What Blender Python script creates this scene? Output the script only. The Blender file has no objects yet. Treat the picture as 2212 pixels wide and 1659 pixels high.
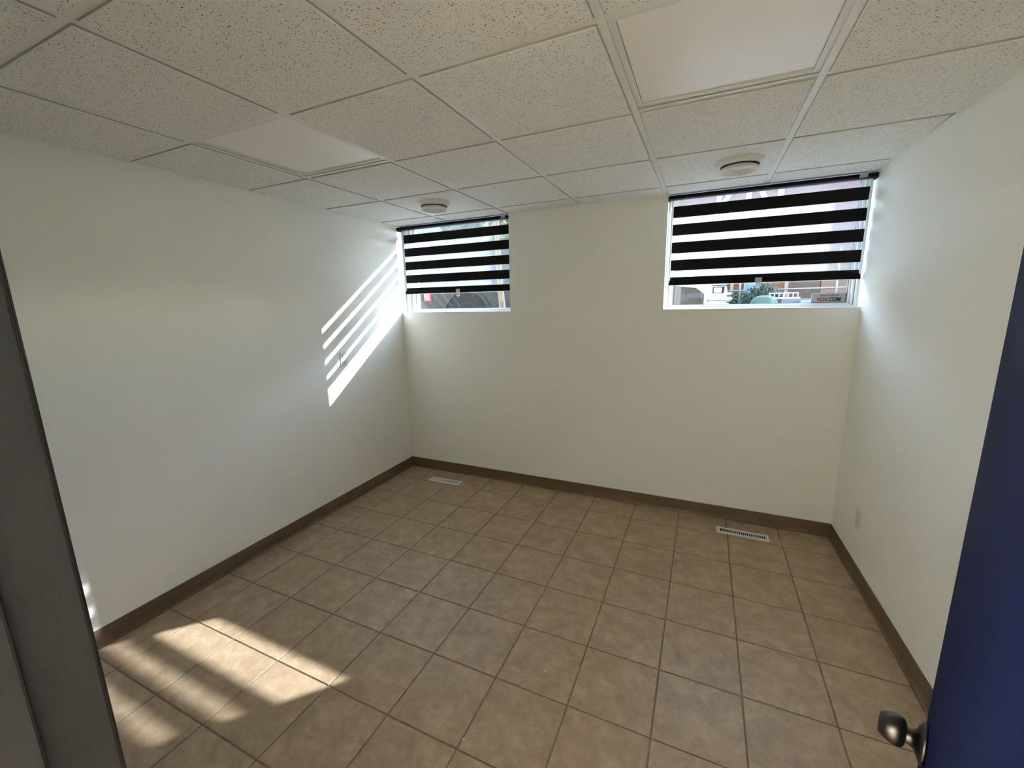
import bpy, bmesh, math, random
from mathutils import Vector, Matrix
random.seed(7)
S = bpy.context.scene
COL = S.collection

# ------------------------------------------------------------------ camera
cd = bpy.data.cameras.new('camera'); cam = bpy.data.objects.new('camera', cd); COL.objects.link(cam)
cam.location = (0.90712, -0.64511, 1.65984)
cam.rotation_euler = (1.3787, 0.02042, 0.42655)
cd.sensor_width = 36.0; cd.lens = 902.04 / 2212 * 36.0; cd.clip_start = 0.02; cd.clip_end = 300
S.camera = cam

# ------------------------------------------------------------------ light
SUN_DIR = Vector((-0.924, -1.0, -0.719)).normalized()
w = bpy.data.worlds.new('world'); S.world = w; w.use_nodes = True
wn = w.node_tree; bg = wn.nodes['Background']
sky = wn.nodes.new('ShaderNodeTexSky'); sky.sky_type = 'NISHITA'; sky.sun_disc = False
sky.sun_elevation = math.radians(27.8); sky.sun_rotation = math.atan2(0.924, 1.0)
sky.air_density = 1.0; sky.dust_density = 0.15; sky.ozone_density = 1.0; sky.altitude = 600
hs_ = wn.nodes.new('ShaderNodeHueSaturation'); hs_.inputs['Saturation'].default_value = 0.68
wn.links.new(sky.outputs[0], hs_.inputs['Color']); wn.links.new(hs_.outputs[0], bg.inputs['Color']); bg.inputs['Strength'].default_value = 2.1
sl = bpy.data.lights.new('sun', 'SUN'); sun = bpy.data.objects.new('sun', sl); COL.objects.link(sun)
sl.energy = 8.8; sl.color = (0.965, 1.0, 1.06); sl.angle = math.radians(0.53)
sun.rotation_euler = SUN_DIR.to_track_quat('-Z', 'Y').to_euler(); sun.location = (6, 8, 8)

vs = S.view_settings; vs.view_transform = 'Standard'; vs.look = 'None'; vs.gamma = 1.0
vs.use_curve_mapping = False; vs.exposure = 0.98
cy = S.cycles
cy.max_bounces = 12; cy.diffuse_bounces = 8; cy.glossy_bounces = 4; cy.transmission_bounces = 6
cy.transparent_max_bounces = 16; cy.caustics_reflective = False; cy.caustics_refractive = False
cy.use_denoising = True; cy.sample_clamp_indirect = 6.0

# ------------------------------------------------------------------ materials
def mat(name, color, rough=0.6, metal=0.0, spec=0.5):
    m = bpy.data.materials.new(name); m.use_nodes = True
    b = m.node_tree.nodes['Principled BSDF']
    b.inputs['Base Color'].default_value = (*color, 1); b.inputs['Roughness'].default_value = rough
    b.inputs['Metallic'].default_value = metal; b.inputs['Specular IOR Level'].default_value = spec
    return m
def nt(m): return m.node_tree.nodes, m.node_tree.links, m.node_tree.nodes['Principled BSDF']
def pos_noise(m, scale, detail=4, rough=0.6, stretch=None, coord='pos', distort=0.0):
    n, l, b = nt(m)
    if coord == 'pos': src = n.new('ShaderNodeNewGeometry').outputs['Position']
    else: src = n.new('ShaderNodeTexCoord').outputs['Object']
    if stretch:
        mp = n.new('ShaderNodeMapping'); mp.inputs['Scale'].default_value = stretch; l.new(src, mp.inputs[0]); src = mp.outputs[0]
    t = n.new('ShaderNodeTexNoise'); t.inputs['Scale'].default_value = scale; t.inputs['Detail'].default_value = detail
    t.inputs['Roughness'].default_value = rough; t.inputs['Distortion'].default_value = distort
    l.new(src, t.inputs['Vector']); return t
def ramp(m, fac, stops):
    n, l, b = nt(m); r = n.new('ShaderNodeValToRGB'); l.new(fac, r.inputs[0])
    e = r.color_ramp.elements
    while len(e) < len(stops): e.new(0.5)
    for i, (p, c) in enumerate(stops): e[i].position = p; e[i].color = (*c, 1)
    return r
def bump(m, fac, strength, dist):
    n, l, b = nt(m); u = n.new('ShaderNodeBump'); u.inputs['Strength'].default_value = strength
    u.inputs['Distance'].default_value = dist; l.new(fac, u.inputs['Height']); l.new(u.outputs[0], b.inputs['Normal']); return u
def noisy(name, c0, c1, scale, rough=0.6, detail=5, b_str=0.0, b_dist=0.002, stretch=None, lo=0.35, hi=0.65, **k):
    m = mat(name, c0, rough, **k); t = pos_noise(m, scale, detail, stretch=stretch)
    r = ramp(m, t.outputs['Fac'], [(lo, c0), (hi, c1)]); n, l, b = nt(m); l.new(r.outputs[0], b.inputs['Base Color'])
    if b_str: bump(m, t.outputs['Fac'], b_str, b_dist)
    return m

M = {}
def wall_paint():
    m = mat('wall_paint', (0.885, 0.885, 0.835), 0.55, spec=0.35)
    t = pos_noise(m, 260, 3); bump(m, t.outputs['Fac'], 0.12, 0.0006); return m
M['wall'] = wall_paint()
M['reveal'] = mat('white_return_paint', (0.84, 0.84, 0.82), 0.5)
M['outside_wall'] = noisy('stucco', (0.42, 0.40, 0.37), (0.5, 0.48, 0.45), 40, 0.9)

def ceiling_tile_mat():
    m = mat('fissured_ceiling_tile', (0.85, 0.85, 0.815), 0.9, spec=0.1)
    n, l, b = nt(m)
    geo = n.new('ShaderNodeNewGeometry').outputs['Position']
    warp = n.new('ShaderNodeTexNoise'); warp.inputs['Scale'].default_value = 130; warp.inputs['Detail'].default_value = 3; l.new(geo, warp.inputs['Vector'])
    facs = []
    for ang, scl, rad, dens in ((0.4, (92, 155, 92), 0.19, 0.66), (1.75, (116, 188, 116), 0.185, 0.68), (2.7, (180, 270, 180), 0.17, 0.66)):
        mp = n.new('ShaderNodeMapping'); mp.vector_type = 'TEXTURE' if False else 'POINT'
        mp.inputs['Rotation'].default_value = (0, 0, ang); mp.inputs['Scale'].default_value = scl
        sep = n.new('ShaderNodeSeparateXYZ'); l.new(geo, sep.inputs[0])
        cmb = n.new('ShaderNodeCombineXYZ'); l.new(sep.outputs[0], cmb.inputs[0]); l.new(sep.outputs[1], cmb.inputs[1])
        l.new(cmb.outputs[0], mp.inputs['Vector'])
        add = n.new('ShaderNodeVectorMath'); add.operation = 'MULTIPLY_ADD'
        l.new(warp.outputs['Color'], add.inputs[0]); add.inputs[1].default_value = (0.55, 0.55, 0); l.new(mp.outputs[0], add.inputs[2])
        v = n.new('ShaderNodeTexVoronoi'); v.voronoi_dimensions = '2D'; v.inputs['Scale'].default_value = 1.0; l.new(add.outputs[0], v.inputs['Vector'])
        sc = n.new('ShaderNodeSeparateColor'); l.new(v.outputs['Color'], sc.inputs[0])
        # size varies per cell, some cells have no pit
        mr = n.new('ShaderNodeMapRange'); mr.inputs['From Min'].default_value = dens; mr.inputs['From Max'].default_value = 1.0
        mr.inputs['To Min'].default_value = 0.0; mr.inputs['To Max'].default_value = rad * 1.5; l.new(sc.outputs[0], mr.inputs['Value'])
        sub = n.new('ShaderNodeMath'); sub.operation = 'SUBTRACT'; l.new(mr.outputs[0], sub.inputs[0]); l.new(v.outputs['Distance'], sub.inputs[1])
        mu = n.new('ShaderNodeMath'); mu.operation = 'MULTIPLY'; mu.use_clamp = True; mu.inputs[1].default_value = 14; l.new(sub.outputs[0], mu.inputs[0])
        facs.append(mu.outputs[0])
    mx = facs[0]
    for f in facs[1:]:
        q = n.new('ShaderNodeMath'); q.operation = 'MAXIMUM'; l.new(mx, q.inputs[0]); l.new(f, q.inputs[1]); mx = q.outputs[0]
    nz = n.new('ShaderNodeSeparateXYZ'); l.new(n.new('ShaderNodeNewGeometry').outputs['True Normal'], nz.inputs[0])
    az = n.new('ShaderNodeMath'); az.operation = 'ABSOLUTE'; l.new(nz.outputs[2], az.inputs[0])
    gt = n.new('ShaderNodeMath'); gt.operation = 'GREATER_THAN'; gt.inputs[1].default_value = 0.9; l.new(az.outputs[0], gt.inputs[0])
    mm = n.new('ShaderNodeMath'); mm.operation = 'MULTIPLY'; l.new(mx, mm.inputs[0]); l.new(gt.outputs[0], mm.inputs[1]); mx = mm.outputs[0]
    mix = n.new('ShaderNodeMix'); mix.data_type = 'RGBA'; l.new(mx, mix.inputs['Factor'])
    mix.inputs['A'].default_value = (0.85, 0.85, 0.815, 1); mix.inputs['B'].default_value = (0.13, 0.122, 0.10, 1)
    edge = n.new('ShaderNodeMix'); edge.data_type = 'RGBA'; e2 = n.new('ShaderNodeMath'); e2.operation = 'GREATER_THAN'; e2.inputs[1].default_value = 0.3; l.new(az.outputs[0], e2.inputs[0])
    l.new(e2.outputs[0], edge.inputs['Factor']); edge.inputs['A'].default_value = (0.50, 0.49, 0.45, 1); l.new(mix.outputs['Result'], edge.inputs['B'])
    l.new(edge.outputs['Result'], b.inputs['Base Color'])
    inv = n.new('ShaderNodeMath'); inv.operation = 'SUBTRACT'; inv.inputs[0].default_value = 1; l.new(mx, inv.inputs[1])
    bump(m, inv.outputs[0], 0.4, 0.002)
    return m
M['ceil_tile'] = ceiling_tile_mat()
M['tee'] = mat('white_steel_grid', (0.82, 0.82, 0.79), 0.42)
M['plenum'] = mat('dark_plenum', (0.10, 0.10, 0.095), 0.9)
M['panel_frame'] = mat('light_panel_frame_white', (0.78, 0.78, 0.76), 0.4)
M['panel_diffuser'] = mat('unlit_acrylic_diffuser', (0.93, 0.905, 0.87), 0.35)

M['fill_glow'] = mat('fill_emitter', (0.9, 0.9, 0.88), 0.5)  # glowing surface of the added corridor fill panel
_b = M['fill_glow'].node_tree.nodes['Principled BSDF']; _b.inputs['Emission Color'].default_value = (0.97, 1.0, 0.955, 1); _b.inputs['Emission Strength'].default_value = 128.0
def floor_tile_mat():
    m = mat('beige_ceramic_tile', (0.4, 0.32, 0.24), 0.42, spec=0.4)
    n, l, b = nt(m)
    geo = n.new('ShaderNodeNewGeometry').outputs['Position']; oi = n.new('ShaderNodeObjectInfo')
    off = n.new('ShaderNodeVectorMath'); off.operation = 'MULTIPLY_ADD'
    cmb = n.new('ShaderNodeCombineXYZ')
    for i in range(3): l.new(oi.outputs['Random'], cmb.inputs[i])
    l.new(cmb.outputs[0], off.inputs[0]); off.inputs[1].default_value = (37, 53, 19); l.new(geo, off.inputs[2])
    a = n.new('ShaderNodeTexNoise'); a.inputs['Scale'].default_value = 11; a.inputs['Detail'].default_value = 9; a.inputs['Roughness'].default_value = 0.74; a.inputs['Distortion'].default_value = 0.4
    l.new(off.outputs[0], a.inputs['Vector'])
    r = n.new('ShaderNodeValToRGB'); l.new(a.outputs['Fac'], r.inputs[0]); e = r.color_ramp.elements; e.new(0.5)
    e[0].position = 0.32; e[0].color = (0.294, 0.208, 0.130, 1); e[1].position = 0.5; e[1].color = (0.382, 0.280, 0.181, 1); e[2].position = 0.68; e[2].color = (0.470, 0.360, 0.248, 1)
    # pale veins: thin band of a stretched, warped noise
    mp = n.new('ShaderNodeMapping'); mp.inputs['Rotation'].default_value = (0, 0, 0.7); mp.inputs['Scale'].default_value = (1.0, 2.6, 1.0); l.new(off.outputs[0], mp.inputs[0])
    v = n.new('ShaderNodeTexNoise'); v.inputs['Scale'].default_value = 7; v.inputs['Detail'].default_value = 5; v.inputs['Distortion'].default_value = 1.6; l.new(mp.outputs[0], v.inputs['Vector'])
    s1 = n.new('ShaderNodeMath'); s1.operation = 'SUBTRACT'; s1.inputs[1].default_value = 0.5; l.new(v.outputs['Fac'], s1.inputs[0])
    s2 = n.new('ShaderNodeMath'); s2.operation = 'ABSOLUTE'; l.new(s1.outputs[0], s2.inputs[0])
    s3 = n.new('ShaderNodeMapRange'); s3.inputs['From Min'].default_value = 0.0; s3.inputs['From Max'].default_value = 0.013; s3.inputs['To Min'].default_value = 1; s3.inputs['To Max'].default_value = 0; l.new(s2.outputs[0], s3.inputs['Value'])
    k = n.new('ShaderNodeTexNoise'); k.inputs['Scale'].default_value = 16; k.inputs['Detail'].default_value = 2; l.new(off.outputs[0], k.inputs['Vector'])
    k2 = n.new('ShaderNodeMapRange'); k2.inputs['From Min'].default_value = 0.52; k2.inputs['From Max'].default_value = 0.66; l.new(k.outputs['Fac'], k2.inputs['Value'])
    s4 = n.new('ShaderNodeMath'); s4.operation = 'MULTIPLY'; l.new(s3.outputs[0], s4.inputs[0]); l.new(k2.outputs[0], s4.inputs[1])
    s5 = n.new('ShaderNodeMath'); s5.operation = 'MULTIPLY'; s5.inputs[1].default_value = 0.55; l.new(s4.outputs[0], s5.inputs[0])
    mx = n.new('ShaderNodeMix'); mx.data_type = 'RGBA'; l.new(s5.outputs[0], mx.inputs['Factor']); l.new(r.outputs[0], mx.inputs['A']); mx.inputs['B'].default_value = (0.56, 0.47, 0.36, 1)
    # fine dark speckles and scuffs
    d = n.new('ShaderNodeTexNoise'); d.inputs['Scale'].default_value = 70; d.inputs['Detail'].default_value = 4; l.new(off.outputs[0], d.inputs['Vector'])
    d2 = n.new('ShaderNodeMapRange'); d2.inputs['From Min'].default_value = 0.66; d2.inputs['From Max'].default_value = 0.8; d2.inputs['To Max'].default_value = 0.6; l.new(d.outputs['Fac'], d2.inputs['Value'])
    my = n.new('ShaderNodeMix'); my.data_type = 'RGBA'; l.new(d2.outputs[0], my.inputs['Factor']); l.new(mx.outputs['Result'], my.inputs['A']); my.inputs['B'].default_value = (0.19, 0.145, 0.105, 1)
    l.new(my.outputs['Result'], b.inputs['Base Color'])
    rr = n.new('ShaderNodeMapRange'); rr.inputs['To Min'].default_value = 0.30; rr.inputs['To Max'].default_value = 0.48; l.new(a.outputs['Fac'], rr.inputs['Value']); l.new(rr.outputs[0], b.inputs['Roughness'])
    bump(m, v.outputs['Fac'], 0.10, 0.003)
    return m
M['floor_tile'] = floor_tile_mat()
M['grout'] = noisy('brown_grout', (0.16, 0.118, 0.076), (0.24, 0.185, 0.128), 30, 0.95)
M['base'] = noisy('brown_vinyl', (0.112, 0.072, 0.040), (0.130, 0.085, 0.049), 12, 0.42)
M['jamb'] = noisy('charcoal_paint', (0.0140, 0.0138, 0.0150), (0.0215, 0.0213, 0.0228), 22, 0.6, detail=8, b_str=0.25, b_dist=0.004, stretch=(1, 1, 0.25))
M['door'] = noisy('navy_paint', (0.0034, 0.0062, 0.030), (0.0044, 0.0080, 0.037), 6, 0.6, stretch=(1, 1, 0.3), spec=0.04)
M['pewter'] = noisy('dark_pewter', (0.06, 0.055, 0.051), (0.095, 0.087, 0.081), 30, 0.33, metal=1.0)
M['vinyl'] = mat('white_vinyl', (0.83, 0.84, 0.83), 0.35)
M['gasket'] = mat('grey_gasket', (0.16, 0.16, 0.18), 0.6)
M['black_rail'] = mat('black_aluminium', (0.007, 0.0065, 0.009), 0.5, spec=0.05)
M['black_fabric'] = noisy('black_blind_fabric', (0.009, 0.0085, 0.010), (0.012, 0.0115, 0.013), 400, 0.9, detail=2, spec=0.06)
M['tin'] = mat('grey_plastic_clip', (0.42, 0.42, 0.42), 0.5)
def sheer():
    m = bpy.data.materials.new('white_sheer_mesh'); m.use_nodes = True; n = m.node_tree.nodes; l = m.node_tree.links
    n.remove(n['Principled BSDF']); o = n['Material Output']
    tr = n.new('ShaderNodeBsdfTransparent'); tl = n.new('ShaderNodeBsdfTranslucent'); df = n.new('ShaderNodeBsdfDiffuse')
    tl.inputs[0].default_value = (0.50, 0.52, 0.525, 1); df.inputs[0].default_value = (0.50, 0.52, 0.525, 1)
    a = n.new('ShaderNodeMixShader'); a.inputs[0].default_value = 0.45; l.new(tl.outputs[0], a.inputs[1]); l.new(df.outputs[0], a.inputs[2])
    c = n.new('ShaderNodeMixShader'); c.inputs[0].default_value = 0.27; l.new(tr.outputs[0], c.inputs[1]); l.new(a.outputs[0], c.inputs[2])
    l.new(c.outputs[0], o.inputs['Surface']); return m
M['sheer'] = sheer()
def clear(name, tint, f=1.5, rough=0.0, body=0.0, body_col=(0.9, 0.9, 0.9)):
    m = bpy.data.materials.new(name); m.use_nodes = True; n = m.node_tree.nodes; l = m.node_tree.links
    n.remove(n['Principled BSDF']); o = n['Material Output']
    tr = n.new('ShaderNodeBsdfTransparent'); tr.inputs[0].default_value = (*tint, 1)
    gl = n.new('ShaderNodeBsdfGlossy'); gl.inputs['Roughness'].default_value = rough
    lw = n.new('ShaderNodeLayerWeight'); pw = n.new('ShaderNodeMath'); pw.operation = 'POWER'; pw.inputs[1].default_value = 5.0
    l.new(lw.outputs['Facing'], pw.inputs[0])
    fr = n.new('ShaderNodeMapRange'); f0 = ((f - 1) / (f + 1)) ** 2; fr.inputs['To Min'].default_value = f0; fr.inputs['To Max'].default_value = 1.0; l.new(pw.outputs[0], fr.inputs['Value'])
    c = n.new('ShaderNodeMixShader'); l.new(fr.outputs[0], c.inputs[0]); l.new(tr.outputs[0], c.inputs[1]); l.new(gl.outputs[0], c.inputs[2])
    out = c.outputs[0]
    if body:
        df = n.new('ShaderNodeBsdfDiffuse'); df.inputs[0].default_value = (*body_col, 1)
        k = n.new('ShaderNodeMixShader'); k.inputs[0].default_value = body; l.new(out, k.inputs[1]); l.new(df.outputs[0], k.inputs[2]); out = k.outputs[0]
    l.new(out, o.inputs['Surface']); return m
M['glass'] = clear('window_glass', (0.97, 0.985, 0.98), 1.45)
M['clear_plastic'] = clear('clear_plastic', (0.92, 0.92, 0.92), 1.5, 0.1, 0.45, (0.85, 0.85, 0.85))
M['vent'] = mat('white_enamel', (0.74, 0.74, 0.72), 0.4)
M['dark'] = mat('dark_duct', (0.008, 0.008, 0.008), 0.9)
M['damper'] = mat('galvanised_damper', (0.40, 0.41, 0.41), 0.5, metal=0.3)
M['outlet'] = mat('white_outlet_plastic', (0.74, 0.735, 0.71), 0.4)
M['slot'] = mat('slot_shadow', (0.03, 0.03, 0.028), 0.8)
M['diffuser'] = mat('air_diffuser_white', (0.76, 0.76, 0.74), 0.45)
M['stk_grey'] = mat('sticker_silver', (0.33, 0.345, 0.335), 0.5)
M['stk_white'] = mat('sticker_edge', (0.55, 0.55, 0.55), 0.5)
M['stk_red'] = mat('sticker_red', (0.30, 0.010, 0.022), 0.5)
M['stk_black'] = mat('sticker_black', (0.01, 0.01, 0.01), 0.5)

# ------------------------------------------------------------------ helpers
def link(name, me, m, parent=None):
    o = bpy.data.objects.new(name, me); COL.objects.link(o)
    if m is not None and not me.materials: me.materials.append(m)
    if parent is not None: o.parent = parent
    return o
def bm_obj(name, bm, m, parent=None, smooth=False, loc=(0, 0, 0), rot=(0, 0, 0)):
    me = bpy.data.meshes.new(name); bmesh.ops.recalc_face_normals(bm, faces=bm.faces[:]); bm.to_mesh(me); bm.free()
    if smooth:
        for p in me.polygons: p.use_smooth = True
    o = link(name, me, m, parent); o.location = loc; o.rotation_euler = rot; return o
def box(bm, x0, x1, y0, y1, z0, z1, bev=0.0, seg=1):
    n0 = len(bm.verts)
    r = bmesh.ops.create_cube(bm, size=1.0); vs_ = r['verts']
    for v in vs_:
        v.co = Vector((x0 + (v.co.x + .5) * (x1 - x0), y0 + (v.co.y + .5) * (y1 - y0), z0 + (v.co.z + .5) * (z1 - z0)))
    if bev:
        ed = list({e for v in vs_ for e in v.link_edges})
        bmesh.ops.bevel(bm, geom=ed, offset=bev, segments=seg, affect='EDGES', profile=0.5)
def hexa(bm, p):   # 8 points: bottom 4 ccw, top 4 ccw
    v = [bm.verts.new(q) for q in p]
    for f in ((3, 2, 1, 0), (4, 5, 6, 7), (0, 1, 5, 4), (1, 2, 6, 5), (2, 3, 7, 6), (3, 0, 4, 7)): bm.faces.new([v[i] for i in f])
def prism(bm, prof, a, b, axis='y'):   # prof list of (u,w); extruded along axis from a to b
    def P(u, w, t): return {'y': (u, t, w), 'x': (t, u, w), 'z': (u, w, t)}[axis]
    A = [bm.verts.new(P(u, w_, a)) for u, w_ in prof]; B = [bm.verts.new(P(u, w_, b)) for u, w_ in prof]
    n = len(prof)
    bm.faces.new(A); bm.faces.new(B[::-1])
    for i in range(n): bm.faces.new([A[i], A[(i + 1) % n], B[(i + 1) % n], B[i]])
def lathe(bm, prof, n=40):   # prof: (r,z)
    rings = []
    for r, z in prof:
        if r < 1e-6: rings.append([bm.verts.new((0, 0, z))])
        else: rings.append([bm.verts.new((r * math.cos(2 * math.pi * i / n), r * math.sin(2 * math.pi * i / n), z)) for i in range(n)])
    for a, b in zip(rings, rings[1:]):
        if len(a) == 1 and len(b) == 1: continue
        for i in range(n):
            j = (i + 1) % n
            if len(a) == 1: bm.faces.new([a[0], b[i], b[j]])
            elif len(b) == 1: bm.faces.new([a[i], a[j], b[0]])
            else: bm.faces.new([a[i], a[j], b[j], b[i]])
def ring(bm, x0, x1, z0, z1, y0, y1, wl, wr, wb, wt):   # rectangular frame in xz plane, thickness y
    O = [(x0, z0), (x1, z0), (x1, z1), (x0, z1)]; I = [(x0 + wl, z0 + wb), (x1 - wr, z0 + wb), (x1 - wr, z1 - wt), (x0 + wl, z1 - wt)]
    V = [[bm.verts.new((x, y, z)) for x, z in L] for L in (O, I) for y in (y0, y1)]
    Of, Ob, If, Ib = V
    for i in range(4):
        j = (i + 1) % 4
        bm.faces.new([Of[i], Of[j], If[j], If[i]]); bm.faces.new([Ob[j], Ob[i], Ib[i], Ib[j]])
        bm.faces.new([Of[j], Of[i], Ob[i], Ob[j]]); bm.faces.new([If[i], If[j], Ib[j], Ib[i]])
def empty(name, loc, label=None, cat=None, group=None, rotz=0):
    o = bpy.data.objects.new(name, None); COL.objects.link(o); o.location = loc; o.rotation_euler = (0, 0, rotz); o.empty_display_size = 0.1
    if label: tag(o, label, cat, group)
    return o
def tag(o, label, cat, group=None):
    o['label'] = label; o['category'] = cat
    if group: o['group'] = group
    return o
def struct(o, label, cat):
    o['kind'] = 'structure'; o['label'] = label; o['category'] = cat; return o
def tube(bm, pts, r, n=8):
    rings = []
    for i, p in enumerate(pts):
        p = Vector(p); d = (Vector(pts[min(i + 1, len(pts) - 1)]) - Vector(pts[max(i - 1, 0)])).normalized()
        a = d.orthogonal().normalized(); b = d.cross(a); rr = r[i] if isinstance(r, (list, tuple)) else r
        rings.append([bm.verts.new(p + rr * (math.cos(2 * math.pi * k / n) * a + math.sin(2 * math.pi * k / n) * b)) for k in range(n)])
    for A, B in zip(rings, rings[1:]):
        # align ring B to A to avoid twisting
        best = min(range(n), key=lambda s: sum((A[k].co - B[(k + s) % n].co).length for k in range(n)))
        B[:] = B[best:] + B[:best]
        for k in range(n): bm.faces.new([A[k], A[(k + 1) % n], B[(k + 1) % n], B[k]])
    bm.faces.new(rings[0][::-1]); bm.faces.new(rings[-1])

# ------------------------------------------------------------------ room constants
HC = 2.390            # underside of the ceiling grid
YB = 2.70             # inner face of the window wall
YO = 2.935            # outer face of the window wall
YF = -0.474           # inner face of the door wall
YF2 = -0.63           # hall face of the door wall
SILL = 1.586
HEAD = 2.455           # the openings run up past the hung ceiling
def xl(y): return -1.753 - 0.0155 * y
def xr(y): return 1.80 - 0.025 * (y - 2.69)
LW0, LW1 = xl(2.70), -0.63      # left window opening
RW0, RW1 = 0.624, xr(2.70)      # right window opening
DX0, DX1, DH = 0.30, 1.06, 2.05 # door opening

# floor slab + tiles
floor = empty('floor', (0, 0, 0)); struct(floor, 'beige ceramic tile floor with thin brown grout lines', 'floor')
bm = bmesh.new(); box(bm, -2.0, 2.25, -2.3, 2.93, -0.08, -0.0025)
bm_obj('grout_bed', bm, M['grout'], floor)
TS, TX, TY, GR = 0.33407, -0.18570, 0.43197, 0.0068
def tile_mesh(wx, wy):
    bm = bmesh.new()
    b = 0.0022
    lo = [(-wx / 2, -wy / 2), (wx / 2, -wy / 2), (wx / 2, wy / 2), (-wx / 2, wy / 2)]
    hi = [(x - math.copysign(b, x), y - math.copysign(b, y)) for x, y in lo]
    A = [bm.verts.new((x, y, -0.006)) for x, y in lo]; B = [bm.verts.new((x, y, -0.0016)) for x, y in lo]; C_ = [bm.verts.new((x, y, 0)) for x, y in hi]
    bm.faces.new(C_)
    for P, Q in ((A, B), (B, C_)):
        for i in range(4): bm.faces.new([P[i], P[(i + 1) % 4], Q[(i + 1) % 4], Q[i]])
    me = bpy.data.meshes.new('floor_tile'); bmesh.ops.recalc_face_normals(bm, faces=bm.faces[:]); bm.to_mesh(me); bm.free(); me.materials.append(M['floor_tile']); return me
cache = {}
for i in range(-6, 8):
    for j in range(-9, 8):
        x0, x1 = TX + i * TS + GR / 2, TX + (i + 1) * TS - GR / 2
        y0, y1 = TY + j * TS + GR / 2, TY + (j + 1) * TS - GR / 2
        ylim0 = -2.2
        x0c, x1c = max(x0, xl(2.7) - 0.0), min(x1, 1.90)
        y0c, y1c = max(y0, ylim0), min(y1, YB)
        if y1 < YF2 - 0.02: x0c, x1c = max(x0, -1.70), min(x1, 2.15)
        if x1c - x0c < 0.02 or y1c - y0c < 0.02: continue
        k = (round(x1c - x0c, 4), round(y1c - y0c, 4))
        if k not in cache: cache[k] = tile_mesh(*k)
        o = link('floor_tile', cache[k], None, floor); o.location = ((x0c + x1c) / 2, (y0c + y1c) / 2, random.uniform(-0.0003, 0.0003))

# walls
bm = bmesh.new()
hexa(bm, [(xl(YF2) - .12, YF2, -.08), (xl(YF2), YF2, -.08), (xl(YO), YO, -.08), (xl(YO) - .12, YO, -.08), (xl(YF2) - .12, YF2, 2.55), (xl(YF2), YF2, 2.55), (xl(YO), YO, 2.55), (xl(YO) - .12, YO, 2.55)])
struct(bm_obj('wall_left', bm, M['wall']), 'white painted left wall crossed by bars of sunlight', 'wall')
bm = bmesh.new()
hexa(bm, [(xr(YF2), YF2, -.08), (xr(YF2) + .12, YF2, -.08), (xr(YO) + .12, YO, -.08), (xr(YO), YO, -.08), (xr(YF2), YF2, 2.55), (xr(YF2) + .12, YF2, 2.55), (xr(YO) + .12, YO, 2.55), (xr(YO), YO, 2.55)])
struct(bm_obj('wall_right', bm, M['wall']), 'white painted right wall beside the blue door', 'wall')
bm = bmesh.new()
box(bm, xl(YB) - .1, xr(YB) + .1, YB, YO, -.08, SILL); box(bm, LW1, RW0, YB, YO, SILL, HEAD); box(bm, xl(YB) - .1, xr(YB) + .1, YB, YO, HEAD, 2.55)
struct(bm_obj('wall_back', bm, M['wall']), 'white painted window wall with two high openings', 'wall')
bm = bmesh.new()
box(bm, xl(YF) - .1, DX0 - .03, YF2, YF, -.08, 2.55); box(bm, DX1 + .03, xr(YF) + .1, YF2, YF, -.08, 2.55); box(bm, DX0 - .03, DX1 + .03, YF2, YF, DH + .03, 2.55)
struct(bm_obj('wall_front', bm, M['wall']), 'white painted wall holding the doorway', 'wall')
# hall behind the camera
bm = bmesh.new()
box(bm, -1.80, -1.70, -2.3, YF2, -.08, 2.55); box(bm, 2.15, 2.25, -2.3, YF2, -.08, 2.55); box(bm, -1.80, 2.25, -2.4, -2.3, -.08, 2.55)
struct(bm_obj('wall_hall', bm, M['wall']), 'white walls of the corridor behind the doorway', 'wall')

# baseboards: coved vinyl
prof = [(0, 0), (0.012, 0), (0.0125, 0.003), (0.008, 0.007), (0.005, 0.014), (0.0035, 0.03), (0.0035, 0.096), (0.0015, 0.100), (0, 0.100)]
def base_along(name, p0, p1, nrm, label):
    bm = bmesh.new(); p0, p1, nrm = Vector((*p0, 0)), Vector((*p1, 0)), Vector((*nrm, 0)).normalized()
    A = [bm.verts.new(p0 + nrm * u + Vector((0, 0, z))) for u, z in prof]; B = [bm.verts.new(p1 + nrm * u + Vector((0, 0, z))) for u, z in prof]
    bm.faces.new(A); bm.faces.new(B[::-1])
    for i in range(len(prof)): bm.faces.new([A[i], A[(i + 1) % len(prof)], B[(i + 1) % len(prof)], B[i]])
    struct(bm_obj(name, bm, M['base']), label, 'baseboard')
base_along('baseboard_left', (xl(YF), YF), (xl(YB), YB), (1, 0.0155), 'brown vinyl cove base along the left wall')
base_along('baseboard_back', (xl(YB), YB), (xr(YB), YB), (0, -1), 'brown vinyl cove base under the windows')
base_along('baseboard_right', (xr(YF), YF), (xr(YB), YB), (-1, -0.025), 'brown vinyl cove base along the right wall')

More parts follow.
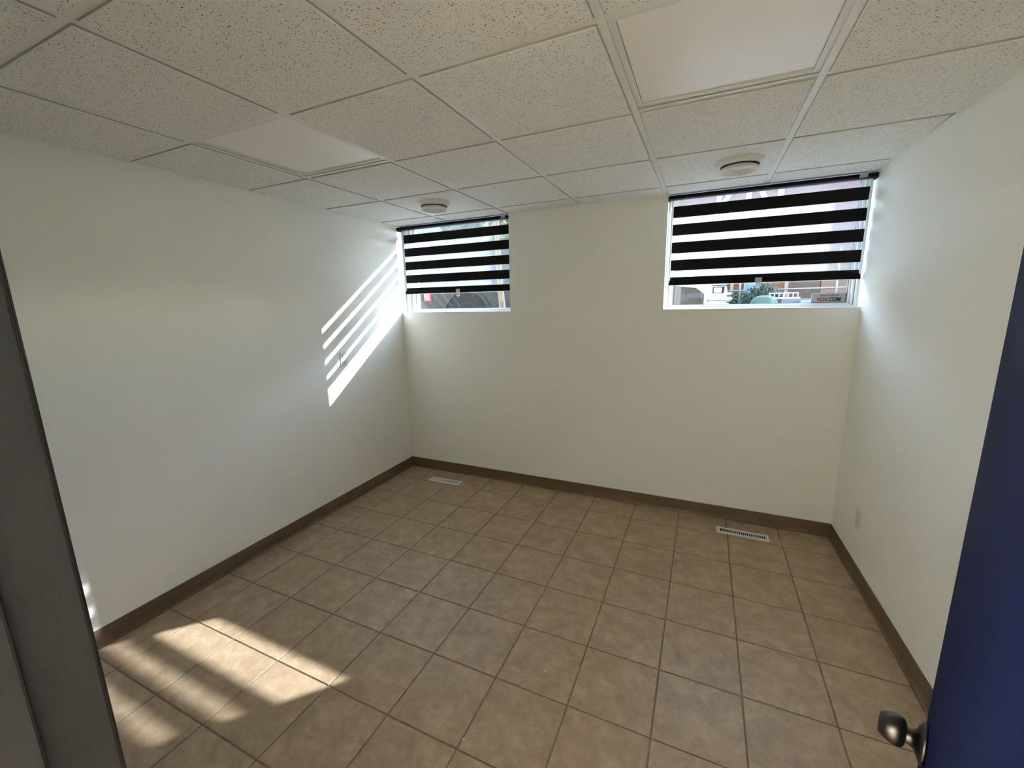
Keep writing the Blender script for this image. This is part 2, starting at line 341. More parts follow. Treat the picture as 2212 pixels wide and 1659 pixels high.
# ------------------------------------------------------------------ ceiling
ceiling = empty('ceiling', (0, 0, HC)); struct(ceiling, 'suspended ceiling of speckled white tiles in a white grid', 'ceiling')
def cobj(name, bm, m):
    o = bm_obj(name, bm, m, ceiling); o.location = (0, 0, -HC); return o
bm = bmesh.new(); box(bm, -2.0, 2.25, -2.4, YB - .006, HC + .045, HC + .13); cobj('plenum_deck', bm, M['plenum'])
GX, GY = 0.6096, 0.6112
TW = 0.0238
for i in range(-2, 3):
    x = i * GX; bm = bmesh.new(); box(bm, x - TW / 2, x + TW / 2, -2.3, YB, HC, HC + .0015); box(bm, x - .002, x + .002, -2.3, YB, HC + .0015, HC + .036); cobj('main_tee', bm, M['tee'])
xs = [-1.79] + [i * GX for i in range(-2, 3)] + [1.86]
for j in range(-3, 5):
    y = j * GY
    for a, b in zip(xs, xs[1:]):
        a2 = a + TW / 2 + .0002 if a > -1.7 else xl(y) + .001; b2 = b - TW / 2 - .0002 if b < 1.7 else xr(y) - .001
        bm = bmesh.new(); box(bm, a2, b2, y - TW / 2, y + TW / 2, HC + .0003, HC + .0018); box(bm, a2, b2, y - .002, y + .002, HC + .0018, HC + .03); cobj('cross_tee', bm, M['tee'])
# wall angle
for (p0, p1, nx, ny) in (((xl(YF), YF), (xl(YB), YB), 1, 0), ((xr(YF), YF), (xr(YB), YB), -1, 0)):
    bm = bmesh.new(); t = .022
    q = [(p0[0], p0[1]), (p0[0] + nx * t, p0[1]), (p1[0] + nx * t, p1[1]), (p1[0], p1[1])]
    if nx < 0: q = [q[1], q[0], q[3], q[2]]
    hexa(bm, [(x, y, HC - .0003) for x, y in q] + [(x, y, HC + .0016) for x, y in q]); cobj('wall_angle', bm, M['tee'])
for (x0, x1) in ((xl(YB), xr(YB)),):
    bm = bmesh.new(); box(bm, x0, x1, YB - .022, YB, HC - .0004, HC + .0015); cobj('wall_angle', bm, M['tee'])
    for a_, b_ in ((LW0, LW1), (RW0, RW1)):
        bm = bmesh.new(); box(bm, a_ + .0005, b_ - .0005, YB + .0002, 2.757, HC - .0002, HEAD - .012); cobj('edge_fascia', bm, M['tee'])
    bm = bmesh.new(); box(bm, x0, x1, YF, YF + .022, HC - .0004, HC + .0015); cobj('wall_angle', bm, M['tee'])
# tiles (tegular: the face hangs a little below the grid)
ys = [YF] + [j * GY for j in range(0, 5)] + [YB]
DROP = .0068
LIGHT_CELLS = {(1, 1), (1, -2)}   # (row j, col i)
def ctile(x0, x1, y0, y1, wl=False, wr=False, far=False, near=False):
    rv = TW / 2 + .0035
    fx0 = x0 + (rv if not wl else .026); fx1 = x1 - (rv if not wr else .026); fy0 = y0 + (rv if not near else .026); fy1 = y1 - (rv if not far else .026)
    bm = bmesh.new(); c = .003
    lo = [(fx0 + c, fy0 + c), (fx1 - c, fy0 + c), (fx1 - c, fy1 - c), (fx0 + c, fy1 - c)]
    md = [(fx0, fy0), (fx1, fy0), (fx1, fy1), (fx0, fy1)]
    A = [bm.verts.new((x, y, HC - DROP)) for x, y in lo]; B = [bm.verts.new((x, y, HC - DROP + c)) for x, y in md]
    C2 = [bm.verts.new((x, y, HC + .012)) for x, y in md]
    bm.faces.new(A[::-1]); bm.faces.new(C2)
    for P, Q in ((A, B), (B, C2)):
        for k in range(4): bm.faces.new([P[k], P[(k + 1) % 4], Q[(k + 1) % 4], Q[k]])
    # lay-in rim above the flange
    e = .006
    box(bm, fx0 - e, fx1 + e, fy0 - e, fy1 + e, HC + .0022, HC + .0125)
    cobj('ceiling_tile', bm, M['ceil_tile'])
for r in range(len(ys) - 1):
    j = r - 1        # row index: ys[1]=0 -> j=0 between 0 and GY
    for c in range(len(xs) - 1):
        i = c - 3    # xs[1] = -2 -> cell starting at line -2 has c=1 -> i=-2
        if (j, i) in LIGHT_CELLS: continue
        x0, x1 = xs[c], xs[c + 1]; ym = (ys[r] + ys[r + 1]) / 2
        if c == 0: x0 = xl(ym)
        if c == len(xs) - 2: x1 = xr(ym)
        ctile(x0, x1, ys[r], ys[r + 1], c == 0, c == len(xs) - 2, r == len(ys) - 2, r == 0)
bm = bmesh.new(); box(bm, -1.70, 2.15, -2.3, YF2, HC + .002, HC + .02)
cobj('hall_ceiling_board', bm, M['tee'])

# flat light panels (switched off)
def light_panel(i, j, label):
    x0, x1, y0, y1 = i * GX + .006, (i + 1) * GX - .006, j * GY + .006, (j + 1) * GY - .006
    cx, cy_ = (x0 + x1) / 2, (y0 + y1) / 2
    t = empty('ceiling_light_panel', (cx, cy_, HC), label, 'ceiling light', 'flat square light panels in the ceiling grid')
    bm = bmesh.new(); hw, hd, fw = (x1 - x0) / 2, (y1 - y0) / 2, .026
    O = [(-hw, -hd), (hw, -hd), (hw, hd), (-hw, hd)]; I = [(-hw + fw, -hd + fw), (hw - fw, -hd + fw), (hw - fw, hd - fw), (-hw + fw, hd - fw)]
    z0, z1 = .0045, .030
    a = [bm.verts.new((*p, z0)) for p in O]; b = [bm.verts.new((*p, z0)) for p in I]; c_ = [bm.verts.new((*p, z1)) for p in O]; d = [bm.verts.new((*p, z1)) for p in I]
    for k in range(4):
        q = (k + 1) % 4
        bm.faces.new([a[k], b[k], b[q], a[q]]); bm.faces.new([c_[k], c_[q], d[q], d[k]]); bm.faces.new([a[k], a[q], c_[q], c_[k]]); bm.faces.new([b[k], d[k], d[q], b[q]])
    bm_obj('frame', bm, M['panel_frame'], t)
    bm = bmesh.new(); e = .0015; box(bm, -hw + fw + e, hw - fw - e, -hd + fw + e, hd - fw - e, .0105, .016); bm_obj('diffuser', bm, M['panel_diffuser'], t)
# unseen glowing panel added over the corridor as fill for the dim room
hl = empty('added_fill_panel', (-1.32, -1.45, HC), 'added unseen fill light panel over the corridor behind the doorway', 'ceiling light', None, math.pi / 2)
bm = bmesh.new(); ring(bm, -.62, .62, -.32, .32, 0, .03, .025, .025, .025, .025); o = bm_obj('frame', bm, M['panel_frame'], hl); o.rotation_euler = (-math.pi / 2, 0, 0)
bm = bmesh.new(); box(bm, -.594, .594, -.294, .294, -.022, -.006); bm_obj('fill_emitter', bm, M['fill_glow'], hl)
light_panel(1, 1, 'large unlit flat white square light panel at the top of the ceiling, nearest the right window')
light_panel(-2, 1, 'unlit flat white square light panel on the left, near the left wall')

# round air diffusers
def air_diffuser(x, y, label):
    t = empty('air_diffuser', (x, y, HC - DROP), label, 'air vent', 'round white ceiling air diffusers')
    bm = bmesh.new(); lathe(bm, [(.120, 0), (.119, -.003), (.111, -.009), (.1045, -.016), (.1015, -.022), (.1005, -.026), (.098, -.0275), (.0955, -.026), (.0935, -.021), (.0925, -.012), (.0925, 0.0), (.120, 0)], 48); bm_obj('trim_ring', bm, M['diffuser'], t, True)
    bm = bmesh.new(); lathe(bm, [(.092, -.004), (.092, -.0015), (0, -.0015)], 40); bm_obj('throat', bm, M['plenum'], t, True)
    bm = bmesh.new(); lathe(bm, [(0, -.021), (.055, -.021), (.076, -.026), (.088, -.035), (.0935, -.045), (.0945, -.050), (.0938, -.0525), (.092, -.0530), (.090, -.0515), (.080, -.0395), (.072, -.0295), (.069, -.0270), (0, -.0270)], 48)
    bm_obj('valve_disc', bm, M['diffuser'], t, False)
    bm = bmesh.new(); tube(bm, [(0, 0, -.0015), (0, 0, -.023)], .006, 10); bm_obj('stem', bm, M['slot'], t, True)
    for a in (0.6, 0.6 + 2.094, 0.6 + 4.189):
        bm = bmesh.new(); tube(bm, [(.07 * math.cos(a), .07 * math.sin(a), -.002), (.07 * math.cos(a), .07 * math.sin(a), -.027)], .0035, 6); bm_obj('bracket', bm, M['slot'], t)
air_diffuser(1.030, 2.085, 'round white air diffuser in front of the right window')
air_diffuser(-0.930, 2.063, 'round white air diffuser in front of the left window')

# ------------------------------------------------------------------ windows
def window(n, x0, x1, leftw, label):
    # leftw / right member widths
    t = empty('window_%d' % n, ((x0 + x1) / 2, YB + .1, SILL)); struct(t, label, 'window')
    ox, oy, oz = t.location
    def add(name, bm, m): o = bm_obj(name, bm, m, t); o.location = (-ox, -oy, -oz); return o
    bm = bmesh.new(); box(bm, x0, x1, YB - .003, 2.775, SILL, SILL + .004, .0012); add('sill', bm, M['reveal'])
    bm = bmesh.new(); box(bm, x0, x1, YB + .001, YO, HEAD - .010, HEAD - .0005); add('head_board', bm, M['reveal'])
    zb, zt = SILL + .001, HEAD - .011
    w1l, w1r = leftw[0]; w2l, w2r = leftw[1]; w3l, w3r = leftw[2]
    bm = bmesh.new(); ring(bm, x0 + .001, x1 - .001, zb, zt, 2.776, 2.925, w1l, w1r, .013, .016); bmesh.ops.bevel(bm, geom=[e for e in bm.edges], offset=.0012, segments=1, affect='EDGES'); add('frame', bm, M['vinyl'])
    a0, a1 = x0 + w1l + .001, x1 - w1r - .001
    bm = bmesh.new(); ring(bm, a0 + .003, a1 - .003, zb + .0135, zt - .0165, 2.800, 2.88, w2l - .003, w2r - .003, .010, .014); bmesh.ops.bevel(bm, geom=[e for e in bm.edges], offset=.0012, segments=1, affect='EDGES'); add('sash', bm, M['vinyl'])
    bm = bmesh.new(); ring(bm, a0 + .0005, a1 - .0005, zb + .0132, zt - .0162, 2.806, 2.87, .0024, .0024, .0003, .0003); add('track', bm, M['gasket'])
    b0, b1 = a0 + w2l, a1 - w2r
    bm = bmesh.new(); ring(bm, b0 + .002, b1 - .002, zb + .0238, zt - .0308, 2.826, 2.862, w3l, w3r, .006, .012); bmesh.ops.bevel(bm, geom=[e for e in bm.edges], offset=.001, segments=1, affect='EDGES'); add('glazing_bead', bm, M['vinyl'])
    c0, c1 = b0 + w3l + .002, b1 - w3r - .002
    bm = bmesh.new(); ring(bm, c0 + .0002, c1 - .0002, zb + .030, zt - .043, 2.833, 2.848, .004, .004, .0025, .003); add('gasket', bm, M['gasket'])
    bm = bmesh.new(); box(bm, c0 + .0035, c1 - .0035, 2.838, 2.842, zb + .0318, zt - .0455); add('pane', bm, M['glass'])
    return t
window(1, LW0, LW1, ((.040, .022), (.036, .018), (.024, .012)), 'high left window with white vinyl frame')
window(2, RW0, RW1, ((.018, .016), (.017, .015), (.012, .010)), 'high right window with white vinyl frame')

# zebra roller blinds
BANDS = [(2.308, 2.233), (2.186, 2.112), (2.063, 1.988), (1.940, 1.866), (1.819, 1.792)]
def blind(x0, x1, hx0, hx1, tabx, clipx, label):
    cx = (x0 + x1) / 2
    t = empty('roller_blind', (cx, 2.715, 1.763), label, 'blind', 'black and sheer banded roller blinds')
    L = Vector((cx, 2.715, 1.763))
    def add(name, bm, m, smooth=False): o = bm_obj(name, bm, m, t, smooth); o.location = -L; return o
    # headrail: rounded cassette
    prof = [(2.690, 2.377), (2.687, 2.372), (2.688, 2.362), (2.693, 2.356), (2.703, 2.3535), (2.728, 2.353), (2.752, 2.354), (2.756, 2.358), (2.756, 2.377)]
    bm = bmesh.new(); prism(bm, prof, hx0 + .004, hx1 - .004, 'x'); add('headrail', bm, M['black_rail'])
    for xe in ((hx0, hx0 + .0042), (hx1 - .0042, hx1)):
        bm = bmesh.new(); c = (2.721, 2.3775); prism(bm, [(c[0] + (u - c[0]) * 1.03, c[1] + (v - c[1]) * 1.35) for u, v in prof], xe[0], xe[1], 'x'); add('end_cap', bm, M['black_rail'])
    for yy, dz in ((2.722, 0.0), (2.737, 0.001)):
        zprev = 2.3545
        for k, (zt, zb) in enumerate(BANDS):
            def sheet(za, zb_):
                bm = bmesh.new(); v = [bm.verts.new(p) for p in ((x0, yy, zb_ + dz), (x1, yy, zb_ + dz), (x1, yy, za + dz), (x0, yy, za + dz))]; bm.faces.new(v); return bm
            add('sheer_band', sheet(zprev, zt), M['sheer'])
            add('dark_band', sheet(zt, zb), M['black_fabric'])
            zprev = zb
    bm = bmesh.new(); prism(bm, [(2.712, 1.796), (2.7105, 1.793), (2.7095, 1.785), (2.7105, 1.781), (2.7095, 1.779), (2.709, 1.770), (2.711, 1.764), (2.716, 1.7625), (2.74, 1.7625), (2.745, 1.765), (2.745, 1.792), (2.742, 1.796)], x0 - .004, x1 + .004, 'x'); add('bottom_rail', bm, M['black_rail'])
    bm = bmesh.new(); prism(bm, [(2.711, 1.7625), (2.742, 1.7625), (2.742, 1.7608), (2.711, 1.7608)], x0, x1, 'x'); add('rail_gasket', bm, M['vinyl'])
    for xe in ((x0 - .008, x0 - .004), (x1 + .004, x1 + .008)):
        bm = bmesh.new(); box(bm, xe[0], xe[1], 2.708, 2.746, 1.7622, 1.782, .0015); add('rail_cap', bm, M['black_rail'])
    # mounting clip
    bm = bmesh.new(); box(bm, clipx - .02, clipx + .02, 2.683, 2.69, 2.355, 2.3755, .0015); add('bracket_clip', bm, M['tin'])
    # clear pull tab
    bm = bmesh.new(); box(bm, tabx - .021, tabx + .021, 2.7045, 2.7082, 1.766, 1.795, .0012); pt = add('pull_tab', bm, M['clear_plastic'])
    for zz in (1.789, 1.782, 1.775):
        bm = bmesh.new(); box(bm, tabx - .017, tabx + .017, 2.7035, 2.7046, zz - .0014, zz + .0014); o = bm_obj('grip_rib', bm, M['tin'], pt)
    bm = bmesh.new(); n = 24
    ro, ri, zc = .0185, .0085, 1.744
    pts = []
    for k in range(n):
        a = 2 * math.pi * k / n
        pts.append([bm.verts.new((tabx + rr * math.cos(a), yy, zc + rr * math.sin(a))) for rr in (ro, ri) for yy in (2.7045, 2.7082)])
    for k in range(n):
        a, b = pts[k], pts[(k + 1) % n]
        bm.faces.new([a[0], b[0], b[2], a[2]]); bm.faces.new([a[1], a[3], b[3], b[1]]); bm.faces.new([a[0], a[1], b[1], b[0]]); bm.faces.new([a[2], b[2], b[3], a[3]])
    box(bm, tabx - .0165, tabx + .0165, 2.7046, 2.7081, 1.755, 1.767)
    o = bm_obj('finger_ring', bm, M['clear_plastic'], pt)
    return t
blind(-1.742, -0.634, xl(2.70) + .002, -0.631, -1.156, -0.676, 'black and white striped roller blind on the left window, next to the sunlit wall')
blind(0.660, 1.773, RW0 + .003, xr(2.69) - .004, 1.226, 1.726, 'black and white striped roller blind on the right window, above the security sticker')

# security sticker on the right pane
def text_mesh(txt, size, bold=0.0, shear=0.0, sx=1.0):
    c = bpy.data.curves.new('t', 'FONT'); c.body = txt; c.size = size; c.offset = bold; c.shear = shear; c.align_x = 'LEFT'; c.extrude = .0002; c.resolution_u = 3
    o = bpy.data.objects.new('t', c); COL.objects.link(o); bpy.context.view_layer.update()
    me = bpy.data.meshes.new_from_object(o.evaluated_get(bpy.context.evaluated_depsgraph_get())); bpy.data.objects.remove(o)
    xs_ = [v.co.x for v in me.vertices]; ys_ = [v.co.y for v in me.vertices]; x0 = min(xs_); y0 = min(ys_)
    for v in me.vertices: v.co = Vector(((v.co.x - x0) * sx, v.co.y - y0, v.co.z))
    me.materials.clear()
    return me, (max(xs_) - x0) * sx, max(ys_) - y0
st = empty('window_sticker', (1.658, 2.8375, 1.648), 'silver MONITORED BY sticker with red and black letters on the right pane', 'sticker')
def rrect(w_, h_, r, y0, y1):
    bm = bmesh.new(); P = []
    for cx, cz, a0 in ((w_ - r, h_ - r, 0), (-w_ + r, h_ - r, 90), (-w_ + r, -h_ + r, 180), (w_ - r, -h_ + r, 270)):
        for k in range(5):
            a = math.radians(a0 + 22.5 * k); P.append((cx + r * math.cos(a), cz + r * math.sin(a)))
    prism(bm, P, y0, y1, 'y'); return bm
bm_obj('backing', rrect(.098, .0335, .006, -.0004, .0002), M['stk_white'], st)
bm_obj('red_border', rrect(.0925, .0285, .0055, -.0007, -.0003), M['stk_red'], st)
bm_obj('silver_field', rrect(.0905, .0267, .005, -.0010, -.0005), M['stk_grey'], st)
def put_text(txt, size, x, z, m, name, bold=0, shear=0, fitw=None, fith=None):
    me, tw, th = text_mesh(txt, size, bold, shear)
    sx = fitw / tw if fitw else 1; sz = fith / th if fith else 1
    for v in me.vertices: v.co = Vector((v.co.x * sx, v.co.y * sz, v.co.z))
    o = link(name, me, m, st); o.rotation_euler = (math.pi / 2, 0, 0); o.location = (x, -.0013, z); return o
put_text('MONITORED BY', .014, -.048, .0125, M['stk_black'], 'lettering', .0004, .15, .106, .0078)
put_text('VOX', .03, -.066, -.0215, M['stk_red'], 'lettering', .0014, .15, .064, .027)
put_text('COM', .03, .0, -.0215, M['stk_black'], 'lettering', .0014, .15, .068, .027)
put_text('TM', .006, .071, .0015, M['stk_black'], 'lettering', .0, .0, .008, .0035)

# ------------------------------------------------------------------ floor registers
def register(x, y, half_closed, rot, label):
    t = empty('floor_register', (x, y, 0), label, 'vent', 'white floor heat registers', rot)
    hw, hd = .167, .0425
    bm = bmesh.new(); O = [(-hw, -hd), (hw, -hd), (hw, hd), (-hw, hd)]; ix, iy = .143, .0225
    I = [(-ix, -iy), (ix, -iy), (ix, iy), (-ix, iy)]; b = .004
    O2 = [(x_ - math.copysign(b, x_), y_ - math.copysign(b, y_)) for x_, y_ in O]
    a0 = [bm.verts.new((*p, .0006)) for p in O]; a1 = [bm.verts.new((*p, .0025)) for p in O]; a2 = [bm.verts.new((*p, .0065)) for p in O2]; i1 = [bm.verts.new((*p, .0055)) for p in I]; i0 = [bm.verts.new((*p, .0006)) for p in I]
    for P, Q in ((a0, a1), (a1, a2), (a2, i1), (i1, i0), (i0, a0)):
        for k in range(4): bm.faces.new([P[k], P[(k + 1) % 4], Q[(k + 1) % 4], Q[k]])
    bm_obj('faceplate', bm, M['vent'], t)
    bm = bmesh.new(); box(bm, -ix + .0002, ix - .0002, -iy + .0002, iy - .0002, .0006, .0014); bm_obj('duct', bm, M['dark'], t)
    if half_closed:
        bm = bmesh.new(); box(bm, -ix + .012, -.002, -iy + .004, iy - .008, .0016, .0032); bm_obj('damper_blade', bm, M['damper'], t)
    fm = bpy.data.meshes.new('fin'); bm = bmesh.new(); box(bm, -.0026, .0026, -iy, iy, .0024, .0054); bm.to_mesh(fm); bm.free(); fm.materials.append(M['vent'])
    nf = 22
    for k in range(1, nf):
        f = link('fin', fm, None, t); f.location = (-ix + 2 * ix * k / nf, 0, 0)
    bm = bmesh.new(); box(bm, .015, .022, -.004, .010, .0055, .011, .0012); bm_obj('damper_lever', bm, M['vent'], t) if half_closed else bm.free()
register(-1.2535, 2.4825, True, 0.03, 'white floor register with half closed grey damper, under the left window')
register(1.2485, 2.5095, False, -0.012, 'white floor register with open dark slots, under the right window')

# crumbs of paint on the floor
def paint_chip(x, y, r, label):
    rnd = random.Random(int(x * 1000)); bm = bmesh.new()
    P = [(r * rnd.uniform(.5, 1) * math.cos(k * 1.047), r * rnd.uniform(.5, 1.1) * math.sin(k * 1.047)) for k in range(6)]
    prism(bm, P, .0002, .0022, 'z'); tag(bm_obj('paint_chip', bm, M['vent'], None, loc=(x, y, 0.0001)), label, 'paint chip', 'white paint chips on the floor')
paint_chip(0.1569, 0.4722, .0065, 'white paint chip on the grout line in the foreground')
paint_chip(0.3418, 0.8864, .0050, 'tiny white paint chip in the middle of a floor tile')

# ------------------------------------------------------------------ wall outlets
def outlet(x, y, z, rotz, label):
    t = empty('wall_outlet', (x, y, z), label, 'outlet', None, rotz)   # local +y points out of the wall... plate in xz
    def add(name, bm, m, p=t): return bm_obj(name, bm, m, p)
    bm = bmesh.new(); box(bm, -.036, .036, 0, .0062, -.059, .059, .0022, 2); add('cover_plate', bm, M['outlet'])
    bm = bmesh.new(); box(bm, -.0168, .0168, .005, .0082, -.0335, .0335, .0012); rec = add('receptacle', bm, M['outlet'])
    for s in (-1, 1):
        zc = .0175 * s
        for q, h in ((-.0062, .0085), (.0062, .0070)):
            bm = bmesh.new(); box(bm, q - .0011, q + .0011, .0078, .0085, zc - h / 2 + .002, zc + h / 2 + .002); add('slot', bm, M['slot'], rec)
        bm = bmesh.new(); lathe(bm, [(.0024, 0), (.0024, .0005), (0, .0005)], 10); o = add('slot', bm, M['slot'], rec); o.rotation_euler = (-math.pi / 2, 0, 0); o.location = (0, .0080, zc - .0085)
    bm = bmesh.new(); box(bm, -.0178, .0178, .0058, .0066, -.0345, .0345); add('gap', bm, M['slot'])
    for s in (-1, 1):
        bm = bmesh.new(); lathe(bm, [(.003, 0), (.0028, .0008), (0, .001)], 12); o = add('screw', bm, M['tin']); o.rotation_euler = (-math.pi / 2, 0, 0); o.location = (0, .006, .0475 * s)
outlet(xl(1.89), 1.890, 1.231, -math.pi / 2, 'white outlet on the left wall, crossed by bars of sunlight')
outlet(xr(2.27), 2.270, 0.360, math.pi / 2, 'white outlet low on the right wall near the corner')

# ------------------------------------------------------------------ doorway and door
fr = empty('door_1', (DX0, YF, 0)); struct(fr, 'charcoal painted door frame at the left edge', 'door frame')
def addf(name, bm, m): o = bm_obj(name, bm, m, fr); o.location = (-DX0, -YF, 0); return o
ST = .055
bm = bmesh.new()
box(bm, DX0 - .028, DX0, YF2 - .012, YF + .002, 0, DH, .003, 2); box(bm, DX0 - .001, DX0 + .015, YF2 - .012, YF - ST, 0, DH, .003, 2)
addf('jamb', bm, M['jamb'])
bm = bmesh.new()
box(bm, DX1, DX1 + .028, YF2 - .012, YF + .002, 0, DH, .003, 2); box(bm, DX1 - .015, DX1 + .001, YF2 - .012, YF - ST, 0, DH, .003, 2)
addf('jamb', bm, M['jamb'])
bm = bmesh.new()
box(bm, DX0 - .028, DX1 + .028, YF2 - .012, YF + .002, DH, DH + .028, .003, 2); box(bm, DX0, DX1, YF2 - .012, YF - ST, DH - .015, DH + .001, .003)
addf('header', bm, M['jamb'])
for sgn, xx in ((-1, DX0), (1, DX1)):
    bm = bmesh.new(); box(bm, min(xx + sgn * .028, xx + sgn * .075), max(xx + sgn * .028, xx + sgn * .075), YF, YF + .012, 0, DH + .07, .002); addf('casing', bm, M['jamb'])
    bm = bmesh.new(); box(bm, min(xx + sgn * .02, xx + sgn * .075), max(xx + sgn * .02, xx + sgn * .075), YF2 - .014, YF2, 0, DH + .07, .002); addf('casing', bm, M['jamb'])

DOOR_AZ = math.radians(20.85)   # direction of the leaf from its hinge, from +y towards +x
DLEN = .745; DTH = .044
door = empty('door_leaf', (DX1 - .003, YF + .016, 0.0), 'dark blue door leaf swung open at the right edge', 'door', None, -DOOR_AZ)
# local frame: +y along the leaf, -x is the face towards the camera
bm = bmesh.new(); box(bm, 0, DTH, 0.0, DLEN, .008, DH - .004, .002, 2); bm_obj('panel', bm, M['door'], door)
KZ, KY = .896, DLEN - .062
kn = bmesh.new(); lathe(kn, [(.0, 0), (.034, 0), (.0345, .003), (.033, .006), (.026, .010), (.0165, .014), (.0135, .020), (.013, .030), (.0135, .034), (0, .034)], 36)
ks = bm_obj('rose', kn, M['pewter'], door, True); ks.rotation_euler = (0, -math.pi / 2, 0); ks.location = (0, KY, KZ)
kn = bmesh.new(); lathe(kn, [(.0, .025), (.012, .025), (.0190, .0262), (.0240, .0295), (.0260, .035), (.0258, .0415), (.0240, .049), (.0208, .0555), (.0172, .0602), (.0163, .0614), (.0145, .062), (.004, .062), (.0035, .0602), (0, .0602)], 40)
kb = bm_obj('knob', kn, M['pewter'], door, True); kb.rotation_euler = (0, -math.pi / 2, 0); kb.location = (0, KY, KZ)
bm = bmesh.new(); box(bm, .010, .034, DLEN - .0005, DLEN + .0012, KZ - .028, KZ + .028, .0004); bm_obj('latch_plate', bm, M['pewter'], door)
bm = bmesh.new(); prism(bm, [(DLEN + .001, .0), (DLEN + .010, .0), (DLEN + .001, .009)], KZ - .007, KZ + .007, 'z')
for v in bm.verts: v.co = Vector((.0175 + v.co.y, v.co.x, v.co.z))
bm_obj('latch_bolt', bm, M['pewter'], door)
for z in (.2, 1.0, 1.82):
    bm = bmesh.new(); tube(bm, [(.0, -.006, z - .045), (.0, -.006, z + .045)], .006, 12); bm_obj('hinge', bm, M['pewter'], door, True)

# ------------------------------------------------------------------ street outside
GZ = 1.02
M['asphalt'] = noisy('asphalt', (0.06, 0.06, 0.061), (0.09, 0.09, 0.09), 8, 0.9)
M['reflector'] = noisy('pale_bounce', (0.44, 0.43, 0.415), (0.50, 0.49, 0.475), 6, 0.85)  # pale tone of the added slab that throws light indoors
g = bmesh.new(); box(g, -40, 40, YO + .01, 60, GZ - .4, GZ)
struct(bm_obj('street', g, M['asphalt']), 'grey asphalt street outside the windows', 'street')
g = bmesh.new(); box(g, -12, 14, YO + .012, 4.45, GZ, 1.46)  # unseen raised slab, added to bounce sunlight up to the ceiling
struct(bm_obj('reflector', g, M['reflector']), 'pale raised slab added below the windows to bounce light indoors', 'reflector')
M['facade'] = noisy('rose_stucco', (0.085, 0.056, 0.062), (0.10, 0.068, 0.074), 3, 0.9, spec=.03)
M['sign_letter'] = mat('pale_blue_letter', (0.24, 0.32, 0.37), 0.5)
bd = empty('commercial_building', (3, 17, GZ), 'pinkish building across the street with pale blue sign letters', 'building')
def at(parent, bm, name, m, smooth=False):
    o = bm_obj(name, bm, m, parent, smooth); o.matrix_parent_inverse = Matrix.Identity(4); o.location = -Vector(parent.location); return o
bm = bmesh.new(); box(bm, -3.2, 14, 17, 24, GZ, 6.9); at(bd, bm, 'wall', M['facade'])
bm = bmesh.new(); box(bm, -3.4, 14.2, 16.85, 24.2, 6.9, 7.1); at(bd, bm, 'parapet', M['facade'])
def letter(strokes):
    bm = bmesh.new()
    for (xa, za), (xb, zb) in strokes:
        hw = .085; hexa(bm, [(xa - hw, 16.9, za), (xa + hw, 16.9, za), (xa + hw, 17.0, za), (xa - hw, 17.0, za), (xb - hw, 16.9, zb), (xb + hw, 16.9, zb), (xb + hw, 17.0, zb), (xb - hw, 17.0, zb)])
    at(bd, bm, 'sign_letter', M['sign_letter'])
zA, zB, zM = 4.1, 6.0, 5.0
letter([((1.13, zA), (1.13, zB)), ((1.30, zM), (1.95, zB + .1)), ((1.30, zM), (1.95, zA))])
letter([((2.06, zA), (2.06, zB)), ((3.02, zA), (3.02, zB)), ((2.10, zB), (2.98, zA))])

# plywood hoarding: every sheet its own part
M['ply1'] = noisy('brown_plywood', (0.048, 0.027, 0.016), (0.061, 0.036, 0.022), 6, 0.85, stretch=(1, 1, .2), spec=.03)
M['ply2'] = noisy('reddish_plywood', (0.070, 0.034, 0.024), (0.086, 0.044, 0.032), 6, 0.85, stretch=(1, 1, .2), spec=.03)
M['ply3'] = noisy('strand_board_dark', (0.041, 0.029, 0.022), (0.060, 0.043, 0.033), 14, 0.85, spec=.03)
M['ply4'] = noisy('strand_board', (0.074, 0.047, 0.034), (0.098, 0.066, 0.049), 14, 0.85, spec=.03)
M['blue'] = mat('light_blue_board', (0.058, 0.105, 0.19), 0.7, spec=.2)
M['batten'] = mat('pale_batten', (0.12, 0.086, 0.063), 0.8)
hd = empty('board_hoarding', (3, 15.9, GZ), 'tall hoarding of brown boards with one light blue board', 'fence')
def sheet(x0, x1, m, label=None):
    bm = bmesh.new(); box(bm, x0 + .012, x1 - .012, 15.9, 15.925, GZ + .05, 3.1); o = at(hd, bm, 'board', m)
    if label: o['label'] = label
for x0, x1, m, lb in ((-2.6, -1.4, 'ply1', None), (-1.4, -.2, 'ply4', None), (-.2, .95, 'ply2', None), (.95, 1.70, 'ply1', None), (1.70, 2.08, 'ply1', None), (2.10, 2.50, 'blue', 'light blue board'), (2.52, 3.28, 'ply2', 'reddish board'), (3.30, 4.22, 'ply3', 'dark strand board'), (4.22, 4.98, 'ply4', None), (4.98, 5.95, 'ply2', None), (5.95, 7.1, 'ply4', None)):
    sheet(x0, x1, M[m], lb)
for x, w_ in ((1.70, .05), (2.09, .03), (3.29, .055), (5.95, .05)):
    bm = bmesh.new(); box(bm, x - w_, x + w_, 15.86, 15.9, GZ, 3.1); at(hd, bm, 'batten', M['batten'])
M['galv'] = mat('galvanised_pipe', (0.11, 0.11, 0.14), 0.5, metal=0.2)
fn = empty('pipe_fence', (3, 13.2, GZ), 'grey pipe rail fence in front of the hoarding', 'fence')
for z in (1.86, 1.30):
    bm = bmesh.new(); tube(bm, [(.4, 13.2, z), (7.2, 13.2, z + .04)], .022, 8); at(fn, bm, 'rail', M['galv'], True)
for x in (1.78, 4.03, 6.3):
    bm = bmesh.new(); tube(bm, [(x, 13.2, GZ), (x, 13.2, 2.9)], .026, 10); at(fn, bm, 'post', M['galv'], True)

